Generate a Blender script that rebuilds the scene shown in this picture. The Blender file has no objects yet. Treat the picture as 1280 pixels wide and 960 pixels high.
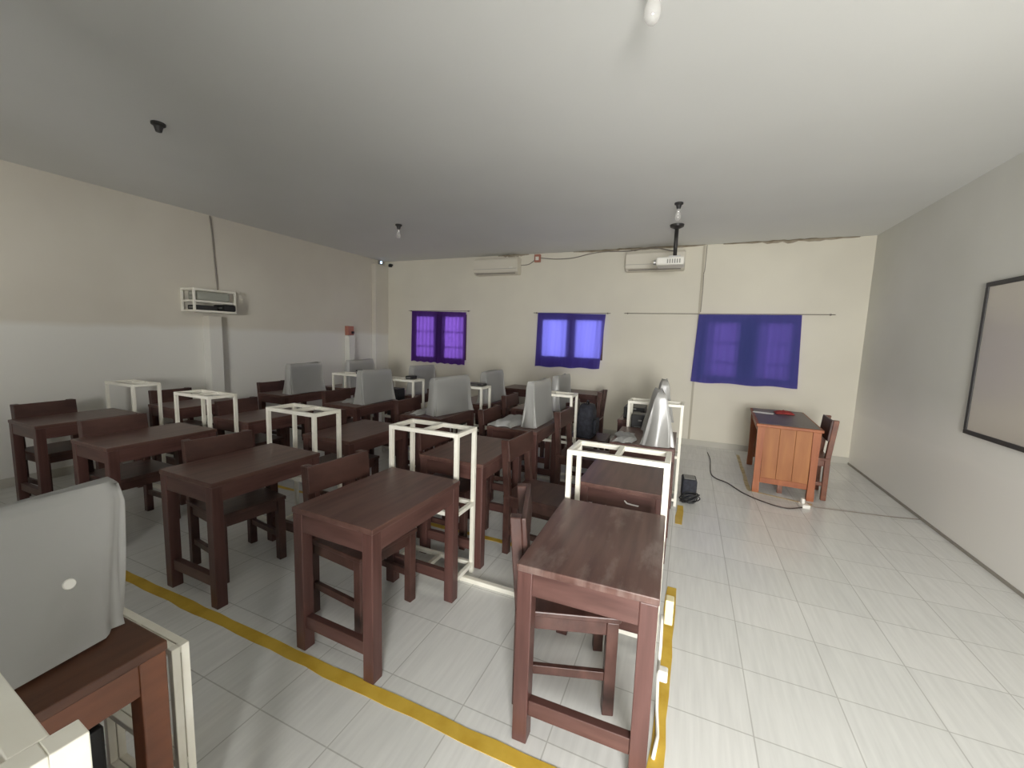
import bpy, bmesh, math, random
from mathutils import Vector, Matrix
random.seed(7)
S = bpy.context.scene
COL = S.collection
R = math.radians
# ------------------------------------------------------------------ helpers
class MB:
    """collects shapes and links them as one mesh object"""
    def __init__(s): s.bm = bmesh.new(); s.uv = None
    def box(s, x0, x1, y0, y1, z0, z1, bev=0.0, M=None):
        b = bmesh.new()
        bmesh.ops.create_cube(b, size=1)
        for v in b.verts:
            v.co = Vector((x0+(v.co.x+.5)*(x1-x0), y0+(v.co.y+.5)*(y1-y0), z0+(v.co.z+.5)*(z1-z0)))
        if bev > 0:
            bmesh.ops.bevel(b, geom=list(b.edges), offset=bev, segments=2, affect='EDGES', profile=.5)
        if M is not None: b.transform(M)
        s.merge(b); return s
    def merge(s, b):
        me = bpy.data.meshes.new('tmp'); b.to_mesh(me); b.free()
        s.bm.from_mesh(me); bpy.data.meshes.remove(me)
    def tube(s, pts, r, n=8, closed=False):
        pts = [Vector(p) for p in pts]; rings = []
        N = len(pts)
        for i, p in enumerate(pts):
            if closed: t = pts[(i+1) % N]-pts[i-1]
            else: t = pts[min(i+1, N-1)]-pts[max(i-1, 0)]
            t.normalize()
            u = t.cross(Vector((0, 0, 1)))
            if u.length < 1e-3: u = t.cross(Vector((1, 0, 0)))
            u.normalize(); w = u.cross(t)
            rr = r[i] if isinstance(r, (list, tuple)) else r
            rings.append([s.bm.verts.new(p+(u*math.cos(2*math.pi*k/n)+w*math.sin(2*math.pi*k/n))*rr) for k in range(n)])
        for i in range(N if closed else N-1):
            a, b = rings[i], rings[(i+1) % N]
            for k in range(n): s.bm.faces.new((a[k], a[(k+1) % n], b[(k+1) % n], b[k]))
        if not closed:
            s.bm.faces.new(rings[0][::-1]); s.bm.faces.new(rings[-1])
        return s
    def lathe(s, prof, x=0, y=0, z=0, n=16):
        rings = []
        for r, h in prof:
            if r < 1e-4: rings.append([s.bm.verts.new((x, y, z+h))])
            else: rings.append([s.bm.verts.new((x+r*math.cos(2*math.pi*k/n), y+r*math.sin(2*math.pi*k/n), z+h)) for k in range(n)])
        for a, b in zip(rings, rings[1:]):
            for k in range(n):
                q = []
                for v in (a[k % len(a)], a[(k+1) % len(a)], b[(k+1) % len(b)], b[k % len(b)]):
                    if v not in q: q.append(v)
                if len(q) > 2: s.bm.faces.new(q)
        return s
    def grid(s, f, nu, nv):
        V = [[s.bm.verts.new(f(i/nu, j/nv)) for j in range(nv+1)] for i in range(nu+1)]
        for i in range(nu):
            for j in range(nv): s.bm.faces.new((V[i][j], V[i+1][j], V[i+1][j+1], V[i][j+1]))
        return s
    def build(s, name, mat, parent=None, smooth=False, solid=0):
        bmesh.ops.recalc_face_normals(s.bm, faces=list(s.bm.faces))
        me = bpy.data.meshes.new(name); s.bm.to_mesh(me); s.bm.free()
        me.materials.append(mat)
        if smooth:
            for p in me.polygons: p.use_smooth = True
        o = bpy.data.objects.new(name, me); COL.objects.link(o)
        if parent: o.parent = parent
        if solid:
            m = o.modifiers.new('thick', 'SOLIDIFY'); m.thickness = solid; m.offset = 0
        return o

def tag(o, label=None, cat=None, group=None, kind=None):
    if label: o['label'] = label
    if cat: o['category'] = cat
    if group: o['group'] = group
    if kind: o['kind'] = kind
    return o
def thing(name, label, cat, loc=(0, 0, 0), rz=0, group=None):
    o = bpy.data.objects.new(name, None); COL.objects.link(o)
    o.empty_display_size = .1
    o.location = loc; o.rotation_euler = (0, 0, rz)
    return tag(o, label, cat, group)
def copy_tree(o, parent=None):
    c = o.copy(); COL.objects.link(c)
    if parent: c.parent = parent
    for ch in list(o.children): copy_tree(ch, c)
    return c
def struct(o): o['kind'] = 'structure'; return o

# ------------------------------------------------------------------ materials
def mat(name, col, rough=.5, metal=0, spec=.5, coat=0):
    m = bpy.data.materials.new(name); m.use_nodes = True
    b = m.node_tree.nodes['Principled BSDF']
    b.inputs['Base Color'].default_value = (*col, 1); b.inputs['Roughness'].default_value = rough
    b.inputs['Metallic'].default_value = metal; b.inputs['Specular IOR Level'].default_value = spec
    b.inputs['Coat Weight'].default_value = coat
    return m
def nd(m, t, **k):
    n = m.node_tree.nodes.new(t)
    for a, v in k.items():
        if a in n.inputs: n.inputs[a].default_value = v
        else: setattr(n, a, v)
    return n
def lk(m, a, b): m.node_tree.links.new(a, b)
def ramp(m, fac, stops):
    r = nd(m, 'ShaderNodeValToRGB'); e = r.color_ramp.elements
    while len(e) < len(stops): e.new(.5)
    for el, (p, c) in zip(e, stops): el.position = p; el.color = (*c, 1)
    lk(m, fac, r.inputs['Fac']); return r
def noisy(name, c1, c2, scale=(3, 3, 3), rough=.5, detail=5, bump=0, nscale=1.0, spec=.5, coat=0, lo=.35, hi=.65):
    m = mat(name, c1, rough, 0, spec, coat)
    b = m.node_tree.nodes['Principled BSDF']
    tc = nd(m, 'ShaderNodeTexCoord'); mp = nd(m, 'ShaderNodeMapping'); mp.inputs['Scale'].default_value = scale
    lk(m, tc.outputs['Object'], mp.inputs['Vector'])
    n = nd(m, 'ShaderNodeTexNoise', Scale=nscale, Detail=detail); lk(m, mp.outputs[0], n.inputs['Vector'])
    r = ramp(m, n.outputs['Fac'], [(lo, c1), (hi, c2)]); lk(m, r.outputs['Color'], b.inputs['Base Color'])
    if bump:
        bp = nd(m, 'ShaderNodeBump', Strength=bump, Distance=.01); lk(m, n.outputs['Fac'], bp.inputs['Height']); lk(m, bp.outputs[0], b.inputs['Normal'])
    return m

M = {}
# grain along Y for tops, along Z for legs - stretched noise
M['wood_top'] = noisy('dark_wood_top', (.075, .034, .027), (.125, .064, .051), (26, 2.2, 26), .36, 6, .04, spec=.5)
M['wood_leg'] = noisy('dark_wood_upright', (.066, .027, .022), (.11, .05, .042), (24, 24, 2), .38, 5, .05)
M['wood_rail'] = noisy('dark_wood_rail', (.066, .028, .023), (.11, .052, .043), (3, 3, 24), .38, 5, .05)
M['chair_wood'] = noisy('chair_wood', (.05, .021, .016), (.09, .042, .033), (20, 4, 10), .42, 5, .05)
M['near_wood'] = noisy('near_desk_wood', (.115, .038, .017), (.185, .064, .028), (20, 3, 12), .4, 5, .05)
M['near_top'] = noisy('near_desk_top', (.065, .022, .01), (.12, .045, .02), (22, 2, 22), .4, 5, .03)
M['orange'] = noisy('teak_panel', (.29, .10, .03), (.40, .16, .05), (9, 9, 1.2), .55, 5, .04)
M['orange_leg'] = noisy('teak_leg', (.29, .085, .03), (.37, .12, .042), (20, 20, 2), .5, 5, .04)
M['teak_dark'] = noisy('teak_dark_board', (.13, .045, .025), (.2, .075, .04), (10, 3, 10), .35, 4, 0)  # darker teak for the modesty panel and teacher chair
M['glass_top'] = mat('dark_glass_top', (.10, .07, .06), .38, 0, .5, 0)
M['white_metal'] = noisy('cream_painted_steel', (.78, .75, .65), (.86, .84, .75), (6, 6, 6), .38, 3, 0)
M['cream_plastic'] = mat('cream_plastic', (.74, .66, .40), .45)
M['white_plastic'] = mat('white_plastic', (.80, .78, .72), .4)
M['ac_plastic'] = mat('air_conditioner_plastic', (.72, .68, .58), .42)
M['grey_plastic'] = mat('grey_plastic', (.25, .25, .23), .5)
M['beige_box'] = mat('switch_box_grey', (.34, .35, .30), .5)
M['black'] = mat('black_plastic', (.015, .015, .016), .42)
M['dark_slot'] = mat('dark_slot', (.03, .03, .03), .6)
M['black_metal'] = mat('black_metal', (.045, .042, .04), .45, .3)
M['navy_cloth'] = noisy('navy_bag_cloth', (.018, .019, .026), (.035, .037, .05), (30, 30, 30), .85, 4, .3)
M['screen'] = mat('monitor_screen', (.02, .021, .024), .2)
M['mon_back'] = mat('monitor_back', (.09, .09, .095), .45)
M['chrome'] = mat('chrome', (.7, .7, .7), .25, 1)
M['red_cloth'] = noisy('red_cloth', (.22, .02, .02), (.38, .045, .04), (30, 30, 30), .8, 4, .3)
M['paper'] = mat('paper', (.82, .81, .77), .7)
M['red_plastic'] = mat('faded_red_plastic', (.42, .17, .12), .5)
M['cable'] = mat('dark_cable', (.06, .045, .04), .5)
M['cable_grey'] = mat('grey_cable', (.25, .22, .19), .5)
M['frame_dark'] = mat('board_frame', (.035, .033, .032), .5)
M['socket'] = mat('lamp_socket', (.03, .028, .027), .5)
M['yellow'] = noisy('yellow_tape', (.52, .32, .03), (.64, .43, .06), (9, 9, 9), .45, 6, .05, lo=.3, hi=.6)
M['worn'] = noisy('worn_tape', (.42, .33, .17), (.6, .5, .3), (14, 14, 14), .6, 5)

def wall_mat(name, c1, c2, dado=None, low=None, soft=.07):
    """painted plaster with patchy tone; the lower part carries a glossier coat of oil paint"""
    m = noisy(name, c1, c2, (1, 1, 1), .75, 3, .015, .9, .3)
    if dado:
        b = m.node_tree.nodes['Principled BSDF']
        tc = nd(m, 'ShaderNodeTexCoord'); sp = nd(m, 'ShaderNodeSeparateXYZ'); lk(m, tc.outputs['Object'], sp.inputs[0])
        n = nd(m, 'ShaderNodeTexNoise', Scale=3.0); lk(m, tc.outputs['Object'], n.inputs['Vector'])
        ad = nd(m, 'ShaderNodeMath', operation='MULTIPLY_ADD'); ad.inputs[1].default_value = .08; lk(m, n.outputs['Fac'], ad.inputs[0]); lk(m, sp.outputs['Z'], ad.inputs[2])
        mr = nd(m, 'ShaderNodeMapRange'); mr.inputs['From Min'].default_value = dado; mr.inputs['From Max'].default_value = dado+.05
        mr.inputs['To Min'].default_value = .32; mr.inputs['To Max'].default_value = .8
        lk(m, ad.outputs[0], mr.inputs['Value']); lk(m, mr.outputs[0], b.inputs['Roughness'])
        if low:   # left wall: second, paler oil paint; right wall: floor reflection put into colour
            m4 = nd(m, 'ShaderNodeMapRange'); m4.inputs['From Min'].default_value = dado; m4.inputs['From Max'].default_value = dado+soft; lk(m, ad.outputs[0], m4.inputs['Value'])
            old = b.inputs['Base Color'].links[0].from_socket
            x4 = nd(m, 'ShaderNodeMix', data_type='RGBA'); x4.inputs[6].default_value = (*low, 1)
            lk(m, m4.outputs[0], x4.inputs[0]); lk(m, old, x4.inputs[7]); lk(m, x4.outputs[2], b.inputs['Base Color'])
    return m
M['wall_back'] = wall_mat('plaster_back', (.70, .665, .57), (.76, .725, .62))
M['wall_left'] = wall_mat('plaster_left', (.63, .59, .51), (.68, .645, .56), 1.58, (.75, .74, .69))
M['wall_right'] = wall_mat('plaster_right', (.66, .655, .60), (.71, .705, .655), .75, (.84, .82, .77), .5)  # paler soft band low down puts the floor's reflection into the wall colour
M['ceiling'] = noisy('ceiling_paint', (.74, .745, .72), (.79, .795, .77), (.5, .5, .5), .85, 3, 0)
M['skirt'] = mat('skirting', (.5, .48, .42), .5)
M['stain'] = noisy('damp_stain', (.30, .25, .18), (.45, .40, .32), (8, 8, 8), .9, 5, 0)

# tiled floor, 38 cm ceramic tiles with faint streaks along the room
m = mat('floor_tiles', (.6, .6, .57), .22, 0, .5)
b = m.node_tree.nodes['Principled BSDF']
tc = nd(m, 'ShaderNodeTexCoord'); mp = nd(m, 'ShaderNodeMapping')
mp.inputs['Location'].default_value = (-.36/.38, -1.78/.38, 0); mp.inputs['Scale'].default_value = (1/.38, 1/.38, 1)
lk(m, tc.outputs['Object'], mp.inputs['Vector'])
br = nd(m, 'ShaderNodeTexBrick', Scale=1.0); br.offset = 0; br.squash = 1
br.inputs['Mortar Size'].default_value = .008; br.inputs['Mortar Smooth'].default_value = .3
br.inputs['Brick Width'].default_value = 1; br.inputs['Row Height'].default_value = 1
br.inputs['Color1'].default_value = (.70, .705, .68, 1); br.inputs['Color2'].default_value = (.75, .75, .725, 1)
br.inputs['Mortar'].default_value = (.5, .5, .47, 1)
lk(m, mp.outputs[0], br.inputs['Vector'])
m2 = nd(m, 'ShaderNodeMapping'); m2.inputs['Scale'].default_value = (45, 3, 1); lk(m, tc.outputs['Object'], m2.inputs['Vector'])
n = nd(m, 'ShaderNodeTexNoise', Scale=1.0, Detail=4.0); lk(m, m2.outputs[0], n.inputs['Vector'])
rp = ramp(m, n.outputs['Fac'], [(.3, (.93, .93, .93)), (.7, (1.04, 1.04, 1.04))])
mx = nd(m, 'ShaderNodeMix', data_type='RGBA', blend_type='MULTIPLY'); mx.inputs[0].default_value = 1
lk(m, br.outputs['Color'], mx.inputs[6]); lk(m, rp.outputs['Color'], mx.inputs[7]); lk(m, mx.outputs[2], b.inputs['Base Color'])
n2 = nd(m, 'ShaderNodeTexNoise', Scale=2.5, Detail=4.0); lk(m, tc.outputs['Object'], n2.inputs['Vector'])
mr = nd(m, 'ShaderNodeMapRange'); mr.inputs['To Min'].default_value = .2; mr.inputs['To Max'].default_value = .27; lk(m, n2.outputs['Fac'], mr.inputs['Value']); lk(m, mr.outputs[0], b.inputs['Roughness'])
M['floor'] = m

def thin_cloth(name, col, trans, rough=.8, see=0.0, vary=0):
    """cloth or plastic sheet: diffuse + translucent (+ a share let straight through)"""
    m = bpy.data.materials.new(name); m.use_nodes = True; nt = m.node_tree
    nt.nodes.remove(nt.nodes['Principled BSDF']); out = nt.nodes['Material Output']
    d = nd(m, 'ShaderNodeBsdfDiffuse'); d.inputs['Color'].default_value = (*col, 1)
    t = nd(m, 'ShaderNodeBsdfTranslucent'); t.inputs['Color'].default_value = (*trans, 1)
    a = nd(m, 'ShaderNodeMixShader'); a.inputs[0].default_value = .5
    lk(m, d.outputs[0], a.inputs[1]); lk(m, t.outputs[0], a.inputs[2])
    last = a
    if see:
        tr = nd(m, 'ShaderNodeBsdfTransparent'); c = nd(m, 'ShaderNodeMixShader'); c.inputs[0].default_value = see
        lk(m, a.outputs[0], c.inputs[1]); lk(m, tr.outputs[0], c.inputs[2])
        g = nd(m, 'ShaderNodeBsdfGlossy', Roughness=.3); e = nd(m, 'ShaderNodeMixShader'); e.inputs[0].default_value = .05
        lk(m, c.outputs[0], e.inputs[1]); lk(m, g.outputs[0], e.inputs[2]); last = e
    lk(m, last.outputs[0], out.inputs['Surface'])
    return m
M['cover'] = thin_cloth('frosted_plastic_sheet', (.74, .74, .71), (.62, .62, .60), see=.30)
M['cover_near'] = thin_cloth('frosted_plastic_sheet_near', (.70, .70, .68), (.55, .55, .54), see=.10)
M['curtain_violet'] = thin_cloth('violet_curtain', (.07, .03, .16), (.34, .14, .72))
M['curtain_blue'] = thin_cloth('blue_violet_curtain', (.07, .045, .22), (.24, .22, .80))
M['curtain_navy'] = thin_cloth('navy_curtain', (.10, .125, .42), (.20, .09, .42))
m = bpy.data.materials.new('window_glass'); m.use_nodes = True; nt = m.node_tree
nt.nodes.remove(nt.nodes['Principled BSDF'])
tr = nd(m, 'ShaderNodeBsdfTransparent'); tr.inputs['Color'].default_value = (.93, .95, .96, 1)
gl = nd(m, 'ShaderNodeBsdfGlossy', Roughness=.02); ms = nd(m, 'ShaderNodeMixShader'); ms.inputs[0].default_value = .07
lk(m, tr.outputs[0], ms.inputs[1]); lk(m, gl.outputs[0], ms.inputs[2]); lk(m, ms.outputs[0], nt.nodes['Material Output'].inputs['Surface'])
M['glass'] = m
m = bpy.data.materials.new('bulb_glass'); m.use_nodes = True; nt = m.node_tree
nt.nodes.remove(nt.nodes['Principled BSDF'])
tr = nd(m, 'ShaderNodeBsdfTransparent'); df = nd(m, 'ShaderNodeBsdfDiffuse'); df.inputs['Color'].default_value = (.85, .83, .8, 1)
gl = nd(m, 'ShaderNodeBsdfGlossy', Roughness=.08); ms = nd(m, 'ShaderNodeMixShader'); ms.inputs[0].default_value = .28
m3 = nd(m, 'ShaderNodeMixShader'); m3.inputs[0].default_value = .12
lk(m, tr.outputs[0], ms.inputs[1]); lk(m, df.outputs[0], ms.inputs[2]); lk(m, ms.outputs[0], m3.inputs[1]); lk(m, gl.outputs[0], m3.inputs[2]); lk(m, m3.outputs[0], nt.nodes['Material Output'].inputs['Surface'])
M['bulb'] = m
m = mat('router_led', (.4, .6, 1), .4); b = m.node_tree.nodes['Principled BSDF']
b.inputs['Emission Color'].default_value = (.45, .65, 1, 1); b.inputs['Emission Strength'].default_value = 6; M['led'] = m

# ------------------------------------------------------------------ room
XL, XR, YB, YF, H = -5.9, 2.13, 6.88, -1.15, 3.05
def o_(x0, x1, y0, y1, z0, z1, name, mt, bev=0, parent=None): return MB().box(x0, x1, y0, y1, z0, z1, bev).build(name, mt, parent)
struct(o_(XL-.15, XR+.15, YF-.15, YB+.15, -.1, 0, 'floor', M['floor']))
struct(o_(XL-.15, XR+.15, YF-.15, YB+.15, H, H+.1, 'ceiling', M['ceiling']))
struct(o_(XL-.15, XL, YF-.15, YB+.15, 0, H, 'wall_left', M['wall_left']))
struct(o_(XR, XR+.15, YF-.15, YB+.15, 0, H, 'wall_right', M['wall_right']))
def wall_with_holes(name, x0, x1, y0, y1, holes, mt):
    w = MB(); x = x0
    for (a, b_, z0, z1) in holes:
        w.box(x, a, y0, y1, 0, H)
        if z0 > 0: w.box(a, b_, y0, y1, 0, z0)
        w.box(a, b_, y0, y1, z1, H); x = b_
    w.box(x, x1, y0, y1, 0, H)
    o = w.build(name, mt); return struct(o)
WIN = [(-5.07, -3.93, 1.12, 1.99), (-2.41, -1.32, 1.25, 1.96), (.2, 1.32, 1.08, 1.95)]
wall_with_holes('wall_back', XL, XR, YB, YB+.15, WIN, M['wall_back'])
# the wall behind the photographer: an open double doorway and an added, unseen window light the room
REAR = [(-2.6, -1.4, 1.2, 2.25), (.22, 1.22, 0, 2.2)]
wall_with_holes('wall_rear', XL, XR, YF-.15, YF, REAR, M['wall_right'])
dr = MB(); dr.box(.14, .22, YF-.15, YF+.02, 0, 2.28).box(1.22, 1.30, YF-.15, YF+.02, 0, 2.28).box(.22, 1.22, YF-.15, YF+.02, 2.2, 2.28)
struct(dr.build('door_1', M['wood_leg']))
f = MB(); a, b_, z0, z1 = REAR[0]; t = .05
f.box(a, a+t, YF-.1, YF-.04, z0, z1).box(b_-t, b_, YF-.1, YF-.04, z0, z1).box(a+t, b_-t, YF-.1, YF-.04, z0, z0+t).box(a+t, b_-t, YF-.1, YF-.04, z1-t, z1).box((a+b_)/2-t/2, (a+b_)/2+t/2, YF-.1, YF-.04, z0+t, z1-t)
w4 = struct(f.build('window_4', M['wood_leg']))  # made-up window, added so extra light reaches the left wall
for i, (a, b_, z0, z1) in enumerate(WIN):
    f = MB(); y0, y1 = YB+.004, YB+.064; mid = (a+b_)/2; t = .05
    f.box(a, a+t, y0, y1, z0, z1).box(b_-t, b_, y0, y1, z0, z1).box(a+t, b_-t, y0, y1, z0, z0+t).box(a+t, b_-t, y0, y1, z1-t, z1)
    mw = (.26, .16, .3)[i]
    f.box(mid-mw/2, mid+mw/2, y0, y1, z0+t, z1-t)
    w = struct(f.build('window_%d' % (i+1), M['wood_leg']))
    for s, (p0, p1) in enumerate(((a+t, mid-mw/2), (mid+mw/2, b_-t))):
        g = o_(p0, p1, y0+.025, y0+.033, z0+t, z1-t, 'window_pane', M['glass'], 0, w)
    gr = MB()
    for (p0, p1) in ((a+t, mid-mw/2), (mid+mw/2, b_-t)):
        if i == 1:
            gr.tube([(p0+.86*(p1-p0), y1-.012, z0+t), (p0+.86*(p1-p0), y1-.012, z1-t)], .008, 6)
        else:
            for k in range(1, 5): gr.tube([(p0+(p1-p0)*k/5, y1-.012, z0+t), (p0+(p1-p0)*k/5, y1-.012, z1-t)], .011, 6)
            gr.tube([(p0, y1-.012, z0+.62*(z1-z0)), (p1, y1-.012, z0+.62*(z1-z0))], .011, 6)
            gr.tube([(p0, y1-.012, z0+.3*(z1-z0)), (p1, y1-.012, z0+.3*(z1-z0))], .011, 6)
    gr.build('window_grill', M['black_metal'], w)
# skirting
struct(o_(XL, XR, YB-.012, YB, 0, .09, 'baseboard_back', M['skirt']))
struct(o_(XL, XL+.012, YF, YB-.012, 0, .09, 'baseboard_left', M['skirt']))
struct(o_(XR-.008, XR, YF, YB-.012, 0, .025, 'baseboard_right', mat('skirting_dark', (.3, .28, .24), .6)))
# left-wall cable ducts / pilasters
struct(o_(XL, XL+.14, 3.36, 3.52, 0, 1.74, 'trim_1', M['wall_left'], .004))
struct(o_(XL, XL+.12, 5.78, 5.92, 0, 1.52, 'trim_2', M['wall_left'], .004))
struct(o_(XL, XL+.10, 6.5, 6.88, 0, 2.95, 'trim_3', M['wall_left'], .004))
# joint strip on the back wall
jt = MB().box(.085, .115, YB-.012, YB, .09, 3.05).build('trim_4', mat('joint_strip', (.50, .46, .37), .7)); struct(jt)
# ragged stain where ceiling meets back wall
def stain(x0, x1, seed, name):
    rnd = random.Random(seed); w = MB(); n = 26
    top = [(x0+(x1-x0)*i/n, YB-.02-.07*rnd.random()*math.sin(math.pi*i/n), H-.004) for i in range(n+1)]
    bot = [(x0+(x1-x0)*i/n, YB-.004, H-.012-.035*rnd.random()*math.sin(math.pi*i/n)) for i in range(n+1)]
    vt = [w.bm.verts.new(p) for p in top]; vm = [w.bm.verts.new((p[0], YB-.004, H-.004)) for p in top]; vb = [w.bm.verts.new(p) for p in bot]
    for i in range(n):
        w.bm.faces.new((vt[i], vt[i+1], vm[i+1], vm[i])); w.bm.faces.new((vm[i], vm[i+1], vb[i+1], vb[i]))
    return struct(w.build(name, M['stain'], solid=.003))
stain(.35, 1.95, 1, 'trim_5'); stain(-3.3, -2.7, 2, 'trim_6'); stain(-1.9, .1, 3, 'trim_7')

# ------------------------------------------------------------------ floor tape
def tape(name, label, pts, w, wob=.006, m='yellow', z=.0015):
    g = MB(); rnd = random.Random(len(label)); 
    pts = [Vector(p) for p in pts]; L = []
    for a, b_ in zip(pts, pts[1:]):
        n = max(2, int((b_-a).length/.12)); d = (b_-a).normalized(); nn = Vector((-d.y, d.x, 0))
        for i in range(n+1):
            q = a.lerp(b_, i/n)
            L.append((q+nn*(w/2+rnd.uniform(-wob, wob)), q-nn*(w/2+rnd.uniform(-wob, wob))))
    V = [(g.bm.verts.new((a.x, a.y, z)), g.bm.verts.new((b_.x, b_.y, z))) for a, b_ in L]
    for (a, b_), (c, d) in zip(V, V[1:]): g.bm.faces.new((a, b_, d, c))
    return tag(g.build(name, M[m], solid=.002), label, 'floor tape')
tape('floor_tape', 'long yellow floor tape in front of the nearest desk row', [(-5.6, 1.285, 0), (.03, 1.285, 0)], .062)
tape('floor_tape', 'yellow floor tape along the right aisle beside the nearest desk', [(0.0, 1.32, 0), (.012, 2.72, 0)], .055)
tape('floor_tape', 'short yellow floor tape piece beside the black box in the aisle', [(.03, 3.75, 0), (.035, 4.2, 0)], .06)
tape('floor_tape', 'yellow floor tape behind the nearest racks, under the second row', [(-4.6, 2.76, 0), (-.9, 2.76, 0)], .045)
tape('floor_tape', 'worn yellow floor tape marking the corner of the teacher desk', [(.76, 6.6, 0), (.72, 5.02, 0), (1.26, 4.86, 0)], .04, m='worn')

# ------------------------------------------------------------------ student desk
DW, DL, DH = .51, .71, .74
def make_desk(wt, wl, wr):
    t = thing('student_desk', 'x', 'desk')
    a, b_, lw = DW/2, DL/2, .06
    MB().box(-a, a, -b_, b_, DH-.028, DH, .004).build('tabletop', wt, t)
    e = .003
    for sx in (-1, 1):
        for sy in (-1, 1):
            x0 = sx*(a-e)-(lw if sx > 0 else 0); y0 = sy*(b_-e)-(lw if sy > 0 else 0)
            MB().box(x0, x0+lw, y0, y0+lw, 0, DH-.028, .004).build('leg', wl, t)
    for sy in (-1, 1):
        y = sy*(b_-.006); y0, y1 = min(y, y-sy*.025), max(y, y-sy*.025)
        MB().box(-a+e+lw, a-e-lw, y0, y1, DH-.118, DH-.028, .002).build('apron', wr, t)
        y = sy*(b_-.016); y0, y1 = min(y, y-sy*.035), max(y, y-sy*.035)
        MB().box(-a+e+lw, a-e-lw, y0, y1, .115, .18, .003).build('stretcher', wr, t)
    for sx in (-1, 1):
        x = sx*(a-.006); x0, x1 = min(x, x-sx*.025), max(x, x-sx*.025)
        MB().box(x0, x1, -b_+e+lw, b_-e-lw, DH-.118, DH-.028, .002).build('apron', wr, t)
    return t
desk0 = make_desk(M['wood_top'], M['wood_leg'], M['wood_rail'])
used = {}
def place(proto, key, loc, rz, label, group=None):
    if key not in used: used[key] = 1; o = proto
    else: o = copy_tree(proto)
    o.location = loc; o.rotation_euler = (0, 0, rz); o['label'] = label
    if 'reddish wooden chair' in label: o.scale = (1, 1, 1.04)
    if group: o['group'] = group
    return o
pos = ['rightmost', 'second from right', 'middle', 'second from left', 'leftmost']
DESK = [  # x centre, y near edge, rot deg, label
 (-.29, 1.355, 1.5, 'reddish-brown wooden desk with scuffed top, nearest to the camera beside the aisle tape'),
 (-1.44, 1.315, -1.5, 'dark wooden desk of the nearest row, between scuffed aisle desk and third desk'),
 (-2.58, 1.33, -1, 'dark wooden desk in the middle of the nearest row, third from the aisle'),
 (-3.86, 1.41, 0, 'very dark wooden desk of the nearest row, fourth from the aisle'),
 (-5.1, 1.46, 0, 'dark wooden desk at the far left end of the nearest row'),
 (-.30, 2.345, 0, 'wooden desk with chipped front rail, second row, right behind the nearest aisle rack'),
 (-1.45, 2.345, 0, 'dark wooden desk of the second row, second from the aisle, with a clear top'),
 (-2.62, 2.35, 0, 'dark wooden desk of the second row, third from the aisle'),
 (-3.88, 2.4, 0, 'dark wooden desk of the second row, fourth from the aisle'),
 (-5.08, 2.45, 0, 'dark wooden desk of the second row, leftmost, close to left wall'),
 (-.30, 3.42, 0, 'dark wooden desk of the third row by the aisle, under a crumpled white sheet'),
 (-1.46, 3.42, 0, 'dark wooden desk of the third row, second from the aisle, with white sheet spread'),
 (-2.5, 3.44, 0, 'dark wooden desk of the third row, third from the aisle, carrying a tilted covered monitor'),
 (-3.66, 3.50, 0, 'dark wooden desk of the third row, fourth from the aisle, carrying a covered monitor'),
 (-5.0, 3.63, 0, 'reddish dark wooden desk of the third row, leftmost, carrying a covered monitor'),
 (-.40, 4.46, 0, 'dark wooden desk of the fourth row by the aisle, carrying a dark case'),
 (-1.66, 4.46, 0, 'dark wooden desk of the fourth row, second from the aisle'),
 (-2.5, 4.46, 0, 'dark wooden desk of the fourth row, third from the aisle'),
 (-3.66, 4.55, 0, 'dark wooden desk of the fourth row, fourth from the aisle'),
 (-4.95, 4.62, 0, 'dark wooden desk of the fourth row, leftmost, by the left wall'),
]
for (x, yn, r, lb) in DESK:
    place(desk0, 'desk', (x, yn+DL/2, 0), R(r), lb, 'student desks in rows')
# the desk nearest the aisle is dusty and scuffed: streaks along the boards, only on its top
m = M['wood_top'].copy(); m.name = 'scuffed_wood_top'; b = m.node_tree.nodes['Principled BSDF']
tc = nd(m, 'ShaderNodeTexCoord'); mp = nd(m, 'ShaderNodeMapping'); mp.inputs['Scale'].default_value = (9, 3, 1); mp.inputs['Rotation'].default_value = (0, 0, .25)
lk(m, tc.outputs['Object'], mp.inputs['Vector']); n = nd(m, 'ShaderNodeTexNoise', Scale=1.0, Detail=7.0, Roughness=.65); lk(m, mp.outputs[0], n.inputs['Vector'])
r = ramp(m, n.outputs['Fac'], [(.52, (0, 0, 0)), (.78, (.55, .55, .55))]); old = b.inputs['Base Color'].links[0].from_socket
x = nd(m, 'ShaderNodeMix', data_type='RGBA'); x.inputs[7].default_value = (.34, .28, .25, 1); lk(m, r.outputs['Color'], x.inputs[0]); lk(m, old, x.inputs[6]); lk(m, x.outputs[2], b.inputs['Base Color'])
tp = [c for c in desk0.children if c.name.startswith('tabletop')][0]
tp.material_slots[0].link = 'OBJECT'; tp.material_slots[0].material = m
# orange-brown near desk, bottom left
nd_ = make_desk(M['near_top'], M['near_wood'], M['near_wood'])
nd_.location = (-1.495, .222, 0); tag(nd_, 'orange-brown wooden desk cut off at the bottom left, holding a large covered monitor')

# scuff marks / chip on desks of front right
ch = MB().box(-.03, .035, -.001, .001, -.006, .006, 0); 

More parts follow.
